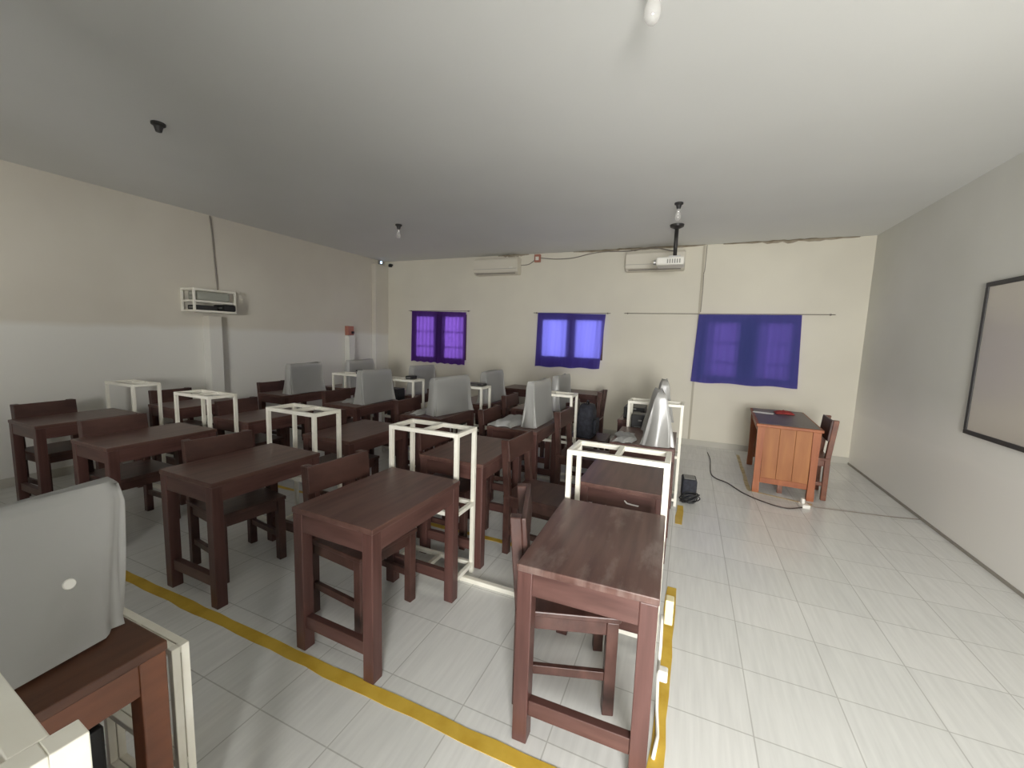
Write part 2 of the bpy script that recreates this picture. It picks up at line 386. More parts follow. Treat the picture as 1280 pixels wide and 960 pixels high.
# ------------------------------------------------------------------ chair
def make_chair(w, bh=.15, wb=None):
    t = thing('classroom_chair', 'x', 'chair')
    l = .048
    MB().box(-.215, .225, -.21, .21, .425, .45, .005).build('seat', w, t)
    for sy in (-1, 1):
        y0 = sy*.205-(l if sy > 0 else 0)
        MB().box(.17, .17+l, y0, y0+l, 0, .425, .004).build('leg', w, t)
        p = MB(); b = bmesh.new()
        # rear post: straight to the seat, then leaning back
        secs = [(-.215, 0), (-.215, .45), (-.25, .85)]
        vs = [[b.verts.new((x+dx, y0+dy, z)) for dx, dy in ((0, 0), (l, 0), (l, l), (0, l))] for x, z in secs]
        for a_, c_ in zip(vs, vs[1:]):
            for k in range(4): b.faces.new((a_[k], a_[(k+1) % 4], c_[(k+1) % 4], c_[k]))
        b.faces.new(vs[0]); b.faces.new(vs[-1][::-1]); bmesh.ops.recalc_face_normals(b, faces=list(b.faces))
        bmesh.ops.bevel(b, geom=[e for e in b.edges], offset=.004, segments=1, affect='EDGES')
        p.merge(b); p.build('rear_leg', w, t)
        MB().box(-.167, .17, y0+.012, y0+.034, .36, .425, .002).build('seat_rail', w, t)
        MB().box(-.167, .17, y0+.012, y0+.034, .15, .19, .002).build('stretcher', w, t)
    MB().box(.178, .205, -.157, .157, .36, .425, .002).build('seat_rail', w, t)
    T = Matrix.Translation((-.2135, 0, .7)) @ Matrix.Rotation(R(-5), 4, 'Y')
    MB().box(.024, .044, -.208, .208, .148-bh, .148, .004, T).build('backrest', wb or w, t)
    return t
chair0 = make_chair(M['chair_wood'])
CH = [
 (-.45, 1.75, 18, 'wooden chair turned under the scuffed nearest aisle desk'),
 (-1.64, 1.72, -6, 'wooden chair pushed under the second desk of the nearest row'),
 (-2.73, 1.71, -8, 'wooden chair pushed under the middle desk of the nearest row'),
 (-3.99, 1.70, 0, 'dark wooden chair under the fourth desk of the nearest row'),
 (-5.27, 1.74, 3, 'dark wooden chair behind the leftmost desk of the nearest row'),
 (-.93, 2.80, -4, 'wooden chair pulled well out from the second-row aisle desk'),
 (-1.64, 2.72, 0, 'wooden chair under the second desk of the second row'),
 (-2.80, 2.72, 0, 'wooden chair under the third desk of the second row'),
 (-4.12, 2.76, 0, 'dark wooden chair under the fourth desk of the second row'),
 (-5.38, 2.80, 0, 'wooden chair at the leftmost second-row desk, near the left wall'),
 (-.895, 3.93, -2, 'reddish wooden chair pulled out from the third-row aisle desk'),
 (-1.66, 3.8, 0, 'wooden chair behind the white sheet on the second third-row desk'),
 (-2.72, 3.8, 0, 'wooden chair at the third-row desk with tilted covered monitor'),
 (-3.9, 3.88, 0, 'wooden chair at the fourth desk of the third row'),
 (-5.24, 3.98, 0, 'wooden chair at the leftmost desk of the third row'),
 (-1.02, 4.77, 0, 'wooden chair carrying a navy bag in the fourth row'),
 (-1.88, 4.84, 0, 'wooden chair at the second desk of the fourth row'),
 (-3.0, 4.84, 0, 'wooden chair at the third desk of the fourth row'),
 (-1.33, 5.99, 180, 'wooden chair at the right end of the back-wall table'),
 (-2.70, 5.99, 0, 'wooden chair at the left end of the back-wall table'),
]
for (x, y, r, lb) in CH:
    place(chair0, 'chair', (x, y, 0), R(r), lb, 'wooden student chairs')

# ------------------------------------------------------------------ white steel racks
def make_rack(L=.515, D=.245, Hh=1.0, mid=.5, t=.026, name='computer_rack', bottom=True, midbar=True, inset=0):
    o = thing(name, 'x', 'rack')
    a, d = L/2, D/2; m = M['white_metal']
    for sx in (-1, 1):
        for sy in (-1, 1):
            x0 = sx*a-(t if sx > 0 else 0); y0 = sy*(d-(inset if sx < 0 else 0))-(t if sy > 0 else 0)
            MB().box(x0, x0+t, y0, y0+t, 0, Hh, .002).build('post', m, o)
    def frame(z, nm, cross):
        f = MB()
        for sy in (-1, 1):
            y0 = sy*(d-inset)-(t if sy > 0 else 0); f.box(-a+t, a-t, y0, y0+t, z-t, z, .002)
        for sx in (-1, 1):
            x0 = sx*a-(t if sx > 0 else 0); dd = d-(inset if sx < 0 else 0); f.box(x0, x0+t, -dd+t, dd-t, z-t, z, .002)
        if cross: f.box(-t/2, t/2, -d+t+inset, d-t-inset, z-t, z, .002)
        f.build(nm, m, o)
    frame(Hh, 'top_frame', midbar); frame(mid, 'shelf_frame', True)
    if bottom: frame(.075, 'base_frame', True)
    return o
rack0 = make_rack()
RK = [
 (-.30, 2.20, 0, 'cream steel rack beside the aisle, nearest of the aisle racks'),
 (-1.485, 2.19, 0, 'tall cream steel rack with a power socket on its post, behind second nearest desk'),
 (-2.66, 2.19, -1, 'cream steel rack behind the middle desk of the nearest row'),
 (-3.98, 2.26, -1, 'cream steel rack behind the fourth desk of the nearest row'),
 (-5.28, 2.31, 0, 'cream steel rack at the far left, behind the leftmost nearest desk'),
 (-.26, 4.27, 0, 'cream steel rack behind the crumpled sheet, third row by the aisle'),
 (-1.34, 4.27, 0, 'cream steel rack behind the third-row desk with the white keyboard sheet'),
 (-2.42, 4.29, 0, 'cream steel rack behind the tilted covered monitor, carrying a dark slab'),
 (-3.45, 4.38, 0, 'cream steel rack with a black adapter on top, behind third row'),
 (-4.42, 4.46, 0, 'cream steel rack farthest left behind the third row'),
]
for (x, y, r, lb) in RK:
    place(rack0, 'rack', (x, y, 0), R(r), lb, 'cream steel racks between desk rows')
lr = make_rack(.44, .046, .65, .282, .022); lr.location = (-1.53, .64, 0)
tag(lr, 'low cream steel rack past the orange-brown desk at bottom left')
nr = make_rack(.44, .25, .98, .5, .042, inset=.03); nr.location = (-1.008, .15, 0); nr.rotation_euler = (0, 0, R(-4))
tag(nr, 'thick cream steel rack cut off at the bottom left corner, closest to camera')

# sockets fixed to rack posts
def outlet(loc, rz, label):
    o = thing('power_outlet', label, 'power outlet', loc, rz, 'surface power outlets')
    MB().box(-.024, .024, -.035, 0, 0, .115, .004).build('outlet_body', M['cream_plastic'], o)
    f = MB()
    for z in (.035, .08):
        for s in (-.008, .008): f.box(s-.003, s+.003, -.0365, -.035, z-.003, z+.003)
    f.build('socket_hole', M['dark_slot'], o); return o
outlet((-1.242, 2.066, .21), 0, 'cream power outlet on the post of the rack behind the second desk')
outlet((-.012, 1.86, .335), R(90), 'cream power outlet hanging beside the scuffed aisle desk')
# floor cable trunking
tag(MB().box(-5.0, -.06, 2.178, 2.212, 0, .03, .004).build('cable_trunking', M['white_metal']), 'long cream cable trunking on the floor under the nearest racks', 'cable trunking')
# power lead down the outer face of the right front desk
cb = MB().tube([(-.022, 1.9, .335), (-.018, 1.85, .22), (-.02, 1.8, .12), (-.012, 1.72, .02), (.0, 1.6, .012), (-.01, 1.5, .012)], .007, 8)
pc = tag(cb.build('power_cable', M['white_plastic'], smooth=True), 'white power cable hanging from the outlet beside the scuffed aisle desk', 'cable')
tag(MB().box(-.02, .02, 1.73, 1.77, .14, .19, .006).build('power_plug', M['white_plastic']), 'white power plug low beside the scuffed aisle desk', 'plug')

# ------------------------------------------------------------------ monitors under plastic covers
def make_monitor():
    t = thing('computer_monitor', 'x', 'monitor')
    MB().box(-.02, .02, -.245, .245, .085, .375, .008).build('casing', M['mon_back'], t)
    MB().box(-.0225, -.0205, -.23, .23, .105, .36).build('screen', M['screen'], t)
    MB().box(.0205, .032, -.03, .03, .012, .22, .004).build('stand', M['black'], t)
    MB().box(-.045, .055, -.11, .11, 0, .012, .004).build('foot', M['black'], t)
    return t
mon0 = make_monitor()
def cover(x, y, z, rz, label, w=.53, h=.405, fl=.03, front=.0, seed=0, near=False, lean=0, endflare=.015, flp=2.2):
    """plastic bag-like sheet pulled over a monitor: narrow rounded top edge, flaring folds at the hem"""
    g = MB(); rnd = random.Random(seed); n = 56; rows = 16
    ph = [rnd.uniform(0, 6.28) for _ in range(6)]
    rings = []
    for j in range(rows+1):
        v = j/rows  # 0 top, 1 hem
        hz = h*(1-v)
        tx = .030+.012*min(1, v*10)+fl*v**flp; ty = w/2-.008*max(0, 1-v*10)+endflare*v**1.6
        ring = []
        for k in range(n):
            a = 2*math.pi*k/n; c, s = math.cos(a), math.sin(a)
            e = .16
            px = tx*math.copysign(abs(c)**e, c); py = ty*math.copysign(abs(s)**(e*.6), s)
            amp = .010*v**1.5+.0015
            wob = amp*(math.sin(5*a+ph[0]+2*v)+.6*math.sin(9*a+ph[1]-v*2)+.5*math.sin(14*a+ph[2]))
            px += wob*(1 if c > 0 else -1); py += wob*.8*(1 if s > 0 else -1)
            if c > 0: px += front*v**2.6*(1-(.85 if near else .5)*s)
            zz = hz-.006*math.sin(4*a+ph[3])*(1-v)+(.004+.006*abs(math.sin(3*a+ph[4])) if v == 1 else 0)
            ring.append(g.bm.verts.new((px+lean*(1-v), py, max(zz, .004)+(.006*math.sin(py*9+ph[5]) if j == 0 else 0))))
        rings.append(ring)
    for a_, c_ in zip(rings, rings[1:]):
        for k in range(n): g.bm.faces.new((a_[k], a_[(k+1) % n], c_[(k+1) % n], c_[k]))
    top = g.bm.verts.new((lean, 0, h+.003))
    for k in range(n): g.bm.faces.new((rings[0][k], rings[0][(k+1) % n], top))
    o = g.build('plastic_cover', M['cover_near'] if near else M['cover'], smooth=True)
    o.location = (x, y, z); o.rotation_euler = (0, 0, rz)
    return tag(o, label, 'plastic cover', 'plastic sheets over monitors')
MON = [ # x, y, rot, monitor label, cover label, kwargs
 (-.20, 3.72, 6, 'third-row aisle monitor hidden under a crumpled peaked sheet', 'crumpled peaked plastic sheet over the third-row aisle monitor', dict(seed=1, w=.54, h=.43, fl=.085, endflare=.03, flp=1.1, front=-.02)),
 (-1.33, 3.80, 0, 'monitor inside the sheet on the second third-row desk', 'plastic sheet over the monitor above the flat keyboard sheet', dict(seed=2, w=.53, h=.43, fl=.025)),
 (-2.36, 3.80, -14, 'tilted third-row monitor under white plastic', 'tilted white plastic sheet over monitor in front of the slab rack', dict(seed=3, w=.54, h=.40)),
 (-3.5, 3.9, 0, 'monitor showing dark through the sheet, fourth third-row desk', 'square plastic sheet over monitor on the fourth third-row desk', dict(seed=4, h=.40)),
 (-4.80, 3.99, 0, 'dark monitor inside the sheet on the leftmost third-row desk', 'plastic sheet over monitor on the leftmost third-row desk', dict(seed=5, h=.405)),
 (-.22, 4.85, 4, 'fourth-row aisle monitor under a grey plastic peak', 'grey plastic peak over monitor behind the crumpled aisle sheet', dict(seed=6, w=.53, h=.42, fl=.06, flp=1.2)),
 (-1.40, 4.80, 0, 'fourth-row monitor under a sheet, below the middle window', 'pale plastic sheet over monitor below the right half of middle window', dict(seed=17)),
 (-2.34, 4.80, 0, 'fourth-row monitor under a faint sheet right of slab rack', 'faint lilac plastic sheet over monitor right of the slab rack', dict(seed=8, w=.54, h=.40)),
 (-3.52, 4.9, 0, 'fourth-row monitor under a sheet below the left window', 'plastic sheet over monitor directly below the left curtain', dict(seed=9, h=.40)),
 (-4.72, 4.93, 0, 'rear-left monitor dark through its sheet', 'dark grey looking plastic sheet over the rear left monitor', dict(seed=10, h=.42, w=.54)),
]
for (x, y, r, ml, cl, kw) in MON:
    place(mon0, 'mon', (x, y, DH), R(r), ml, 'monitors under plastic sheets')
    cover(x, y, DH, R(r), cl, **kw)
# near-left monitor and its large sheet
place(mon0, 'mon', (-1.53, .32, DH), 0, 'large monitor inside the big white sheet at bottom left', 'monitors under plastic sheets')
cover(-1.53, .31, DH, R(0), 'big white plastic sheet over the monitor at bottom left', w=.61, h=.385, fl=.014, front=.12, seed=21, near=True, endflare=-.055)

sp = MB(); sp.lathe([(0, .0), (.014, 0), (.012, .003), (0, .0035)], n=18)
NC = [o for o in COL.objects if o.get('label', '').startswith('big white plastic')][0]
st = sp.build('round_spot', M['paper'], NC, smooth=False); st['label'] = 'small round white spot'  # pale disc laid on the sheet where a round spot shows
from mathutils.bvhtree import BVHTree
bt = BVHTree.FromPolygons([v.co.copy() for v in NC.data.vertices], [list(p.vertices) for p in NC.data.polygons])
hit, nrm, _i, _d = bt.ray_cast(Vector((1, .472-.31, .90-DH)), Vector((-1, 0, 0)))
if nrm.x < 0: nrm = -nrm
st.location = hit+nrm*.0005; st.rotation_euler = nrm.to_track_quat('Z', 'Y').to_euler()

# loose keyboard sheets
def sheet(x, y, z, sx, sy, label, seed, rz=0, hgt=.035, peak=None):
    rnd = random.Random(seed); ph = [rnd.uniform(0, 6.28) for _ in range(6)]; g = MB()
    def f(u, v):
        a, b_ = u*2-1, v*2-1
        edge = (1-a*a)*(1-b_*b_)
        zz = .004+hgt*min(1, 2.2*edge)+.012*abs(math.sin(5*a+ph[0])*math.sin(4*b_+ph[1]))*min(1, 4*edge+.2)
        px = a*sx/2+.02*math.sin(4*b_+ph[2]); py = b_*sy/2+.02*math.sin(5*a+ph[3])
        return Vector((px, py, zz))
    g.grid(f, 22, 22)
    o = g.build('keyboard_sheet', M['cover_near'], smooth=True, solid=.002); o.location = (x, y, z); o.rotation_euler = (0, 0, rz)
    return tag(o, label, 'plastic sheet', 'loose sheets over keyboards')
def keyboard(x, y, z, rz, label):
    o = thing('keyboard', label, 'keyboard', (x, y, z), rz, 'keyboards under sheets')
    MB().box(-.065, .065, -.2, .2, 0, .016, .003).build('keyboard_base', M['black'], o)
    k = MB()
    for i in range(5):
        for j in range(14): k.box(-.055+i*.022, -.037+i*.022, -.185+j*.0266, -.163+j*.0266, .016, .021)
    k.build('keys', M['grey_plastic'], o); return o
sheet(-.455, 3.62, DH, .16, .36, 'flat white sheet corner beside the crumpled peaked cover', 31, R(6), .022)
sheet(-1.58, 3.70, DH, .26, .50, 'flat white sheet spread in front of the second third-row monitor', 32, 0)
sheet(-2.59, 3.72, DH, .14, .44, 'small white sheet beside the tilted covered monitor', 33, R(-10), .02)
sheet(-3.75, 3.86, DH, .2, .42, 'small white sheet corner left of the fourth third-row cover', 34, 0, .02)

# ------------------------------------------------------------------ small dark equipment
def pc_tower(name, label, loc, sx, sy, sz, rz=0, cat='computer case', m='black', grp=None):
    o = thing(name, label, cat, loc, rz, grp)
    MB().box(-sx/2, sx/2, -sy/2, sy/2, 0, sz, .008).build('casing', M[m], o)
    f = MB()
    for k in range(6): f.box(-sx*.32, sx*.32, -sy/2-.002, -sy/2-.0002, sz*(.25+.08*k), sz*(.25+.08*k)+.004)
    f.build('vent', M['grey_plastic'], o)
    MB().box(-sx*.1, sx*.1, -sy/2-.003, -sy/2-.0002, sz*.82, sz*.82+.014).build('button', M['grey_plastic'], o)
    return o
pc_tower('computer_case', 'dark grey flat case on the fourth-row aisle desk', (-.50, 4.72, DH), .22, .3, .13, 0)
bx = thing('backup_power_unit', 'small black box with tangled leads on the aisle floor', 'power unit', (.095, 4.44, 0), R(4))
MB().box(-.06, .075, -.10, .10, .02, .225, .015).build('casing', M['navy_cloth'], bx)
MB().box(-.055, .07, -.095, .095, 0, .02).build('base', M['black'], bx)
MB().box(-.045, .06, -.07, .07, .225, .229).build('top_panel', M['grey_plastic'], bx)
tg = MB()
for k in range(4):
    tg.tube([(.01+(.07+.008*k)*math.cos(a*.52), -.135+.03*math.sin(a*.52)-.006*k, .012+.06*(1+math.sin(a*.52+k))*.8) for a in range(12)], .006, 6, True)
tag(tg.build('cable_coil', M['black'], bx, smooth=True))
# router / adapters
def slab(name, label, cat, loc, s, m='black', rz=0):
    o = thing(name, label, cat, loc, rz)
    MB().box(-s[0]/2, s[0]/2, -s[1]/2, s[1]/2, 0, s[2], min(s)*.2).build('casing', M[m], o)
    MB().box(-s[0]*.3, s[0]*.3, -s[1]/2-.0015, -s[1]/2-.0002, s[2]*.4, s[2]*.6).build('port_strip', M['grey_plastic'], o)
    return o
slab('network_adapter', 'small black adapter on top of the fourth rack of third row', 'adapter', (-3.32, 4.38, 1.0), (.10, .12, .045))
slab('network_switch', 'thin dark slab on top of the rack behind the tilted monitor', 'network switch', (-2.34, 4.30, 1.0), (.28, .14, .028), 'black_metal')
slab('webcam_box', 'tiny black box standing behind the farthest left rack', 'adapter', (-4.28, 4.46, 1.0), (.05, .1, .06))
pc_tower('computer_case', 'black computer case under the orange-brown desk, beside its far leg', (-1.475, .30, 0), .18, .38, .50)
# computer cases standing in the racks between third and fourth row
for i, (x, y, lb) in enumerate([(-1.45, 4.27, 'black computer case in the rack behind the white keyboard sheet'), (-2.56, 4.29, 'black computer case in the rack under the dark slab'),
                (-.395, 4.27, 'black computer case low in the third-row aisle rack'), (-3.57, 4.38, 'black computer case in the rack with the black adapter')]):
    pc_tower('computer_case', lb, (x, y, .5), .17, .16, .36, 0, grp='computer cases in racks')
# navy bag on a chair
bag = thing('school_bag', 'navy-black bag standing on the chair in front of fourth row', 'bag', (-1.05, 4.74, .45), 0)
g = MB()
def bagf(u, v):
    a = 2*math.pi*u; c, s = math.cos(a), math.sin(a); e = .5
    r = 1-.35*max(0, v-.55)**1.2*2
    return Vector((.10*math.copysign(abs(c)**e, c)*r+.006*math.sin(9*v+a), .17*math.copysign(abs(s)**e, s)*r+.006*math.sin(7*v+2*a), .004+v*.37))
g.grid(bagf, 28, 12); bmesh.ops.remove_doubles(g.bm, verts=list(g.bm.verts), dist=.001)
bmesh.ops.holes_fill(g.bm, edges=[e for e in g.bm.edges if e.is_boundary])
g.build('bag_body', M['navy_cloth'], bag, smooth=True)
MB().box(.095, .13, -.11, .11, .05, .22, .015).build('pocket', M['navy_cloth'], bag)
MB().tube([(0, -.05, .365), (0, -.045, .41), (0, 0, .425), (0, .045, .41), (0, .05, .365)], .009, 8).build('handle', M['black'], bag, smooth=True)

# ------------------------------------------------------------------ long table against the back wall
t = thing('side_table', 'long dark wooden table standing against the back wall', 'table', (-2.05, 6.52, 0))
MB().box(-.82, .82, -.28, .28, .712, .74, .004).build('tabletop', M['wood_top'], t)
for sx in (-1, 1):
    for sy in (-1, 1):
        MB().box(sx*.81-(.06 if sx > 0 else 0), sx*.81+(.06 if sx < 0 else 0), sy*.27-(.06 if sy > 0 else 0), sy*.27+(.06 if sy < 0 else 0), 0, .712, .004).build('leg', M['wood_leg'], t)
for sy in (-1, 1): MB().box(-.75, .75, sy*.26-(.025 if sy > 0 else 0), sy*.26+(.025 if sy < 0 else 0), .61, .712, .002).build('apron', M['wood_rail'], t)
for sx in (-1, 1): MB().box(sx*.8-(.025 if sx > 0 else 0), sx*.8+(.025 if sx < 0 else 0), -.21, .21, .61, .712, .002).build('apron', M['wood_rail'], t)

# ------------------------------------------------------------------ teacher desk
t = thing('teacher_desk', 'orange-brown wooden teacher desk with dark glass top near the right wall', 'desk', (1.06, 5.58, 0), R(-4))
W, L, hh = .275, .60, .755
MB().box(-W-.02, W+.02, -L-.02, L+.02, hh-.03, hh, .006).build('tabletop', M['orange_leg'], t)
MB().box(-W+.005, W-.005, -L+.005, L-.005, hh, hh+.006, .002).build('glass_plate', M['glass_top'], t)
def shaped_leg(x0, y0, w=.062):
    b = bmesh.new(); prof = [(0, 1.0), (.04, 1.06), (.12, .96), (.3, .94), (.45, 1.0), (hh-.03, 1.12)]
    vs = []
    for z, k in prof:
        o = w*(k-1)/2
        vs.append([b.verts.new((x0+dx*(w)+(2*dx-1)*o, y0+dy*w+(2*dy-1)*o, z)) for dx, dy in ((0, 0), (1, 0), (1, 1), (0, 1))])
    for a_, c_ in zip(vs, vs[1:]):
        for k in range(4): b.faces.new((a_[k], a_[(k+1) % 4], c_[(k+1) % 4], c_[k]))
    b.faces.new(vs[0]); b.faces.new(vs[-1][::-1]); q = MB(); q.merge(b); return q
for x0 in (-W, W-.062):
    for y0 in (-L, L-.062): shaped_leg(x0, y0).build('leg', M['orange_leg'], t)
for sy in (-1, 1):
    pn = MB(); y0 = sy*(L-.02)-(.018 if sy > 0 else 0)
    for k in range(3): pn.box(-W+.064+k*.1415, -W+.064+(k+1)*.1415-.002, y0, y0+.018, .17, hh-.03, .002)
    pn.build('side_panel', M['orange'], t)
    MB().box(-W+.064, W-.064, sy*(L-.018)-(.03 if sy > 0 else 0), sy*(L-.018)+(.03 if sy < 0 else 0), .11, .17, .003).build('bottom_rail', M['orange_leg'], t)
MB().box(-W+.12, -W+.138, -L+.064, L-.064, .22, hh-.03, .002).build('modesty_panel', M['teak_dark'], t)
MB().box(-W+.01, -W+.035, -L+.064, L-.064, hh-.12, hh-.03, .002).build('apron', M['orange_leg'], t)
MB().box(W-.16, W-.14, -L+.064, L-.064, hh-.14, hh-.03, .002).build('apron', M['orange_leg'], t)
tc_ = make_chair(M['teak_dark'], .22, M['chair_wood']); tc_.location = (1.22, 5.27, 0); tc_.rotation_euler = (0, 0, R(176))
tag(tc_, 'brown wooden teacher chair with dark backrest, right of the teacher desk', 'chair')
pp = MB().box(-.05, .05, -.11, .11, 0, .004, .001).build('paper_pad', M['paper']); pp.location = (.90, 5.80, hh+.006); pp.rotation_euler = (0, 0, R(75))
tag(pp, 'white paper lying on the teacher desk glass top', 'paper')
g = MB()
def clf(u, v):
    a, b_ = u*2-1, v*2-1; e = max(0, (1-a*a)*(1-b_*b_))
    return Vector((.10*a, .085*b_, .003+.03*e**.5+.012*math.sin(9*a+2)*math.sin(8*b_)*e))
g.grid(clf, 18, 18); rc = g.build('red_cloth', M['red_cloth'], smooth=True, solid=.003); rc.location = (1.13, 5.88, hh+.0075)
tag(rc, 'crumpled red cloth on the teacher desk', 'cloth')
# floor cable & plug strip
def smooth_path(P, n=8):
    P = [Vector(p) for p in P]; out = []
    for i in range(len(P)-1):
        p0, p1, p2, p3 = P[max(i-1, 0)], P[i], P[i+1], P[min(i+2, len(P)-1)]
        for k in range(n):
            t_ = k/n; out.append(.5*((2*p1)+(p2-p0)*t_+(2*p0-5*p1+4*p2-p3)*t_*t_+(3*p1-p0-3*p2+p3)*t_**3))
    out.append(P[-1]); return out
tag(MB().tube(smooth_path([(.36, 6.5, .007), (.38, 6.1, .007), (.36, 5.5, .007), (.40, 5.28, .007), (.52, 5.15, .007), (.66, 4.86, .007), (.85, 4.67, .007), (1.0, 4.62, .007), (1.14, 4.70, .012)]), .006, 8).build('extension_cable', M['cable'], smooth=True),
    'dark extension cable curving over the floor to the teacher desk', 'cable')
tag(MB().tube(smooth_path([(1.22, 4.78, .006), (1.5, 4.82, .006), (1.85, 4.86, .006), (2.11, 4.92, .006)]), .005, 8).build('floor_cable', M['cable_grey'], smooth=True),
    'thin dark cable on the floor from teacher desk to right wall', 'cable')
ps = thing('plug_strip', 'white socket strip with plug on the floor by the teacher desk', 'plug strip', (1.17, 4.76, 0), R(10))
MB().box(-.035, .035, -.05, .05, 0, .035, .006).build('strip_body', M['white_plastic'], ps)
MB().box(-.028, .0, -.01, .03, .035, .085, .006).build('plug', M['white_plastic'], ps)

# ------------------------------------------------------------------ curtains
def curtain(name, label, c, y, m, pl, amp, seed, wall=True):
    """c: wall-plane corners TL, TR, BR, BL as (x, z)"""
    rnd = random.Random(seed); ph = [rnd.uniform(0, 6.28) for _ in range(4)]; g = MB()
    (ax, az), (bx_, bz), (cx, cz), (dx, dz) = c
    def f(u, v):
        xt, zt = ax+(bx_-ax)*u, az+(bz-az)*u; xb, zb = dx+(cx-dx)*u, dz+(cz-dz)*u
        yy = amp*(math.sin(pl*2*math.pi*u+ph[0]+.4*math.sin(3*v))+.35*math.sin(pl*3.7*2*math.pi*u+ph[1]))*(.6+.4*v)
        zz = zt+(zb-zt)*v
        if v > .98: zz += .008*math.sin(pl*2*math.pi*u*.6+ph[2])
        return Vector((xt+(xb-xt)*v, y+yy, zz))
    g.grid(f, 120, 14)
    o = g.build(name, m, smooth=True)
    return o
def rod(x0, x1, z, label, y=YB-.035, r=.005):
    o = thing('curtain_rod', label, 'curtain rod', ((x0+x1)/2, y, z)); h = (x1-x0)/2
    MB().tube([(-h, 0, 0), (h, 0, 0)], r, 8).build('rod', M['cable_grey'], o, smooth=True)
    for s in (-1, 1): MB().box(s*(h-.05)-.008, s*(h-.05)+.008, .004, .045, -.012, .012).build('bracket', M['cable_grey'], o)
    return o
rod(-5.26, -3.84, 2.055, 'thin curtain rod above the left violet curtain')
rod(-2.56, -1.22, 2.03, 'thin curtain rod above the middle bright curtain')
rod(-1.0, 1.78, 2.03, 'long thin curtain rod above the wide navy curtain')
tag(curtain('curtain', '', [(-5.16, 2.05), (-3.91, 2.03), (-3.93, 1.03), (-5.18, 1.05)], YB-.062, M['curtain_violet'], 13, .011, 1), 'pleated violet curtain on the left window, lit from behind', 'curtain')
tag(curtain('curtain', '', [(-2.47, 2.03), (-1.29, 2.01), (-1.35, 1.11), (-2.49, 1.09)], YB-.062, M['curtain_blue'], 5, .006, 2), 'middle curtain glowing bright blue over two window panes', 'curtain')
tag(curtain('curtain', '', [(.10, 2.02), (1.40, 2.02), (1.44, 1.0), (.06, 1.0)], YB-.062, M['curtain_navy'], 4, .008, 3), 'wide navy curtain on the right window, mostly unlit', 'curtain')

# ------------------------------------------------------------------ back wall equipment
def aircon(x, z, label):
    o = thing('air_conditioner', label, 'air conditioner', (x, YB, z), 0, 'wall air conditioners')
    b = bmesh.new(); prof = [(0, 0), (-.13, 0), (-.185, .035), (-.20, .09), (-.195, .25), (-.165, .285), (0, .29)]
    A = [b.verts.new((-.43, y_, z_)) for y_, z_ in prof]; B = [b.verts.new((.43, y_, z_)) for y_, z_ in prof]
    for k in range(len(prof)): b.faces.new((A[k], A[(k+1) % len(prof)], B[(k+1) % len(prof)], B[k]))
    b.faces.new(A); b.faces.new(B[::-1]); bmesh.ops.recalc_face_normals(b, faces=list(b.faces))
    bmesh.ops.bevel(b, geom=[e for e in b.edges if abs(e.verts[0].co.x-e.verts[1].co.x) < .01], offset=.012, segments=2, affect='EDGES')
    q = MB(); q.merge(b); q.build('casing', M['ac_plastic'], o)
    MB().box(-.38, .38, -.178, -.148, .006, .018).build('air_outlet', M['cable_grey'], o)
    MB().box(.28, .35, -.2035, -.196, .10, .115).build('display', M['white_plastic'], o)
    MB().box(-.42, .42, -.2015, -.195, .088, .092).build('panel_seam', M['grey_plastic'], o)
    return o
aircon(-3.27, 2.695, 'left wall air conditioner above and between the left and middle windows')
aircon(-.58, 2.675, 'right wall air conditioner, partly behind the ceiling projector')
jb = thing('junction_box', 'small reddish power box under the ceiling right of the left air conditioner', 'junction box', (-2.53, YB, 2.90), 0)
MB().box(-.055, .055, -.05, 0, 0, .13, .008).build('box_body', M['red_plastic'], jb)
MB().box(-.03, .03, -.053, -.0495, .03, .09, .002).build('cover_plate', M['white_plastic'], jb)
tag(MB().tube(smooth_path([(-2.84, YB-.02, 2.86), (-2.7, YB-.02, 2.87), (-2.59, YB-.02, 2.93)]), .007, 6).build('air_conditioner_cable', M['cable_grey'], smooth=True), 'short grey cable between left air conditioner and reddish box', 'cable')
tag(MB().tube(smooth_path([(-2.47, YB-.02, 2.97), (-2.2, YB-.02, 2.94), (-1.9, YB-.02, 2.945), (-1.6, YB-.02, 3.0), (-1.35, YB-.02, 3.02), (-1.0, YB-.02, 3.01), (-.62, YB-.22, 3.0), (-.3, YB-.6, 2.86), (-.24, 5.75, 2.80)]), .008, 6).build('projector_cable', M['cable_grey'], smooth=True), 'grey cable sagging along the ceiling edge towards the projector', 'cable')
# small security camera and router light in the far left corner
cc = thing('security_camera', 'small dark camera on the back wall in the far left corner', 'camera', (-5.70, YB, 2.96))
MB().box(-.02, .02, -.03, 0, 0, .03).build('mount', M['black'], cc); MB().lathe([(0, -.035), (.035, -.03), (.042, 0), (.03, .03), (0, .035)], 0, -.06, 0).build('camera_body', M['black'], cc, smooth=True)
rt = thing('wireless_router', 'tiny device with a blue-white light high in the left corner', 'router', (XL+.1, 6.62, 2.99))
MB().box(0, .035, -.05, .05, -.04, .03, .004).build('casing', M['grey_plastic'], rt); MB().box(.0355, .045, -.018, .018, -.02, .016, .004).build('indicator_light', M['led'], rt)
# vertical wire on the back wall joint
tag(MB().tube(smooth_path([(.135, YB-.016, 3.04), (.13, YB-.016, 2.7), (.12, YB-.02, 2.62), (.125, YB-.016, 2.4), (.12, YB-.016, 2.06)]), .005, 6).build('wall_wire', M['cable_grey'], smooth=True), 'thin wire running down the back wall left of the navy curtain', 'wire')

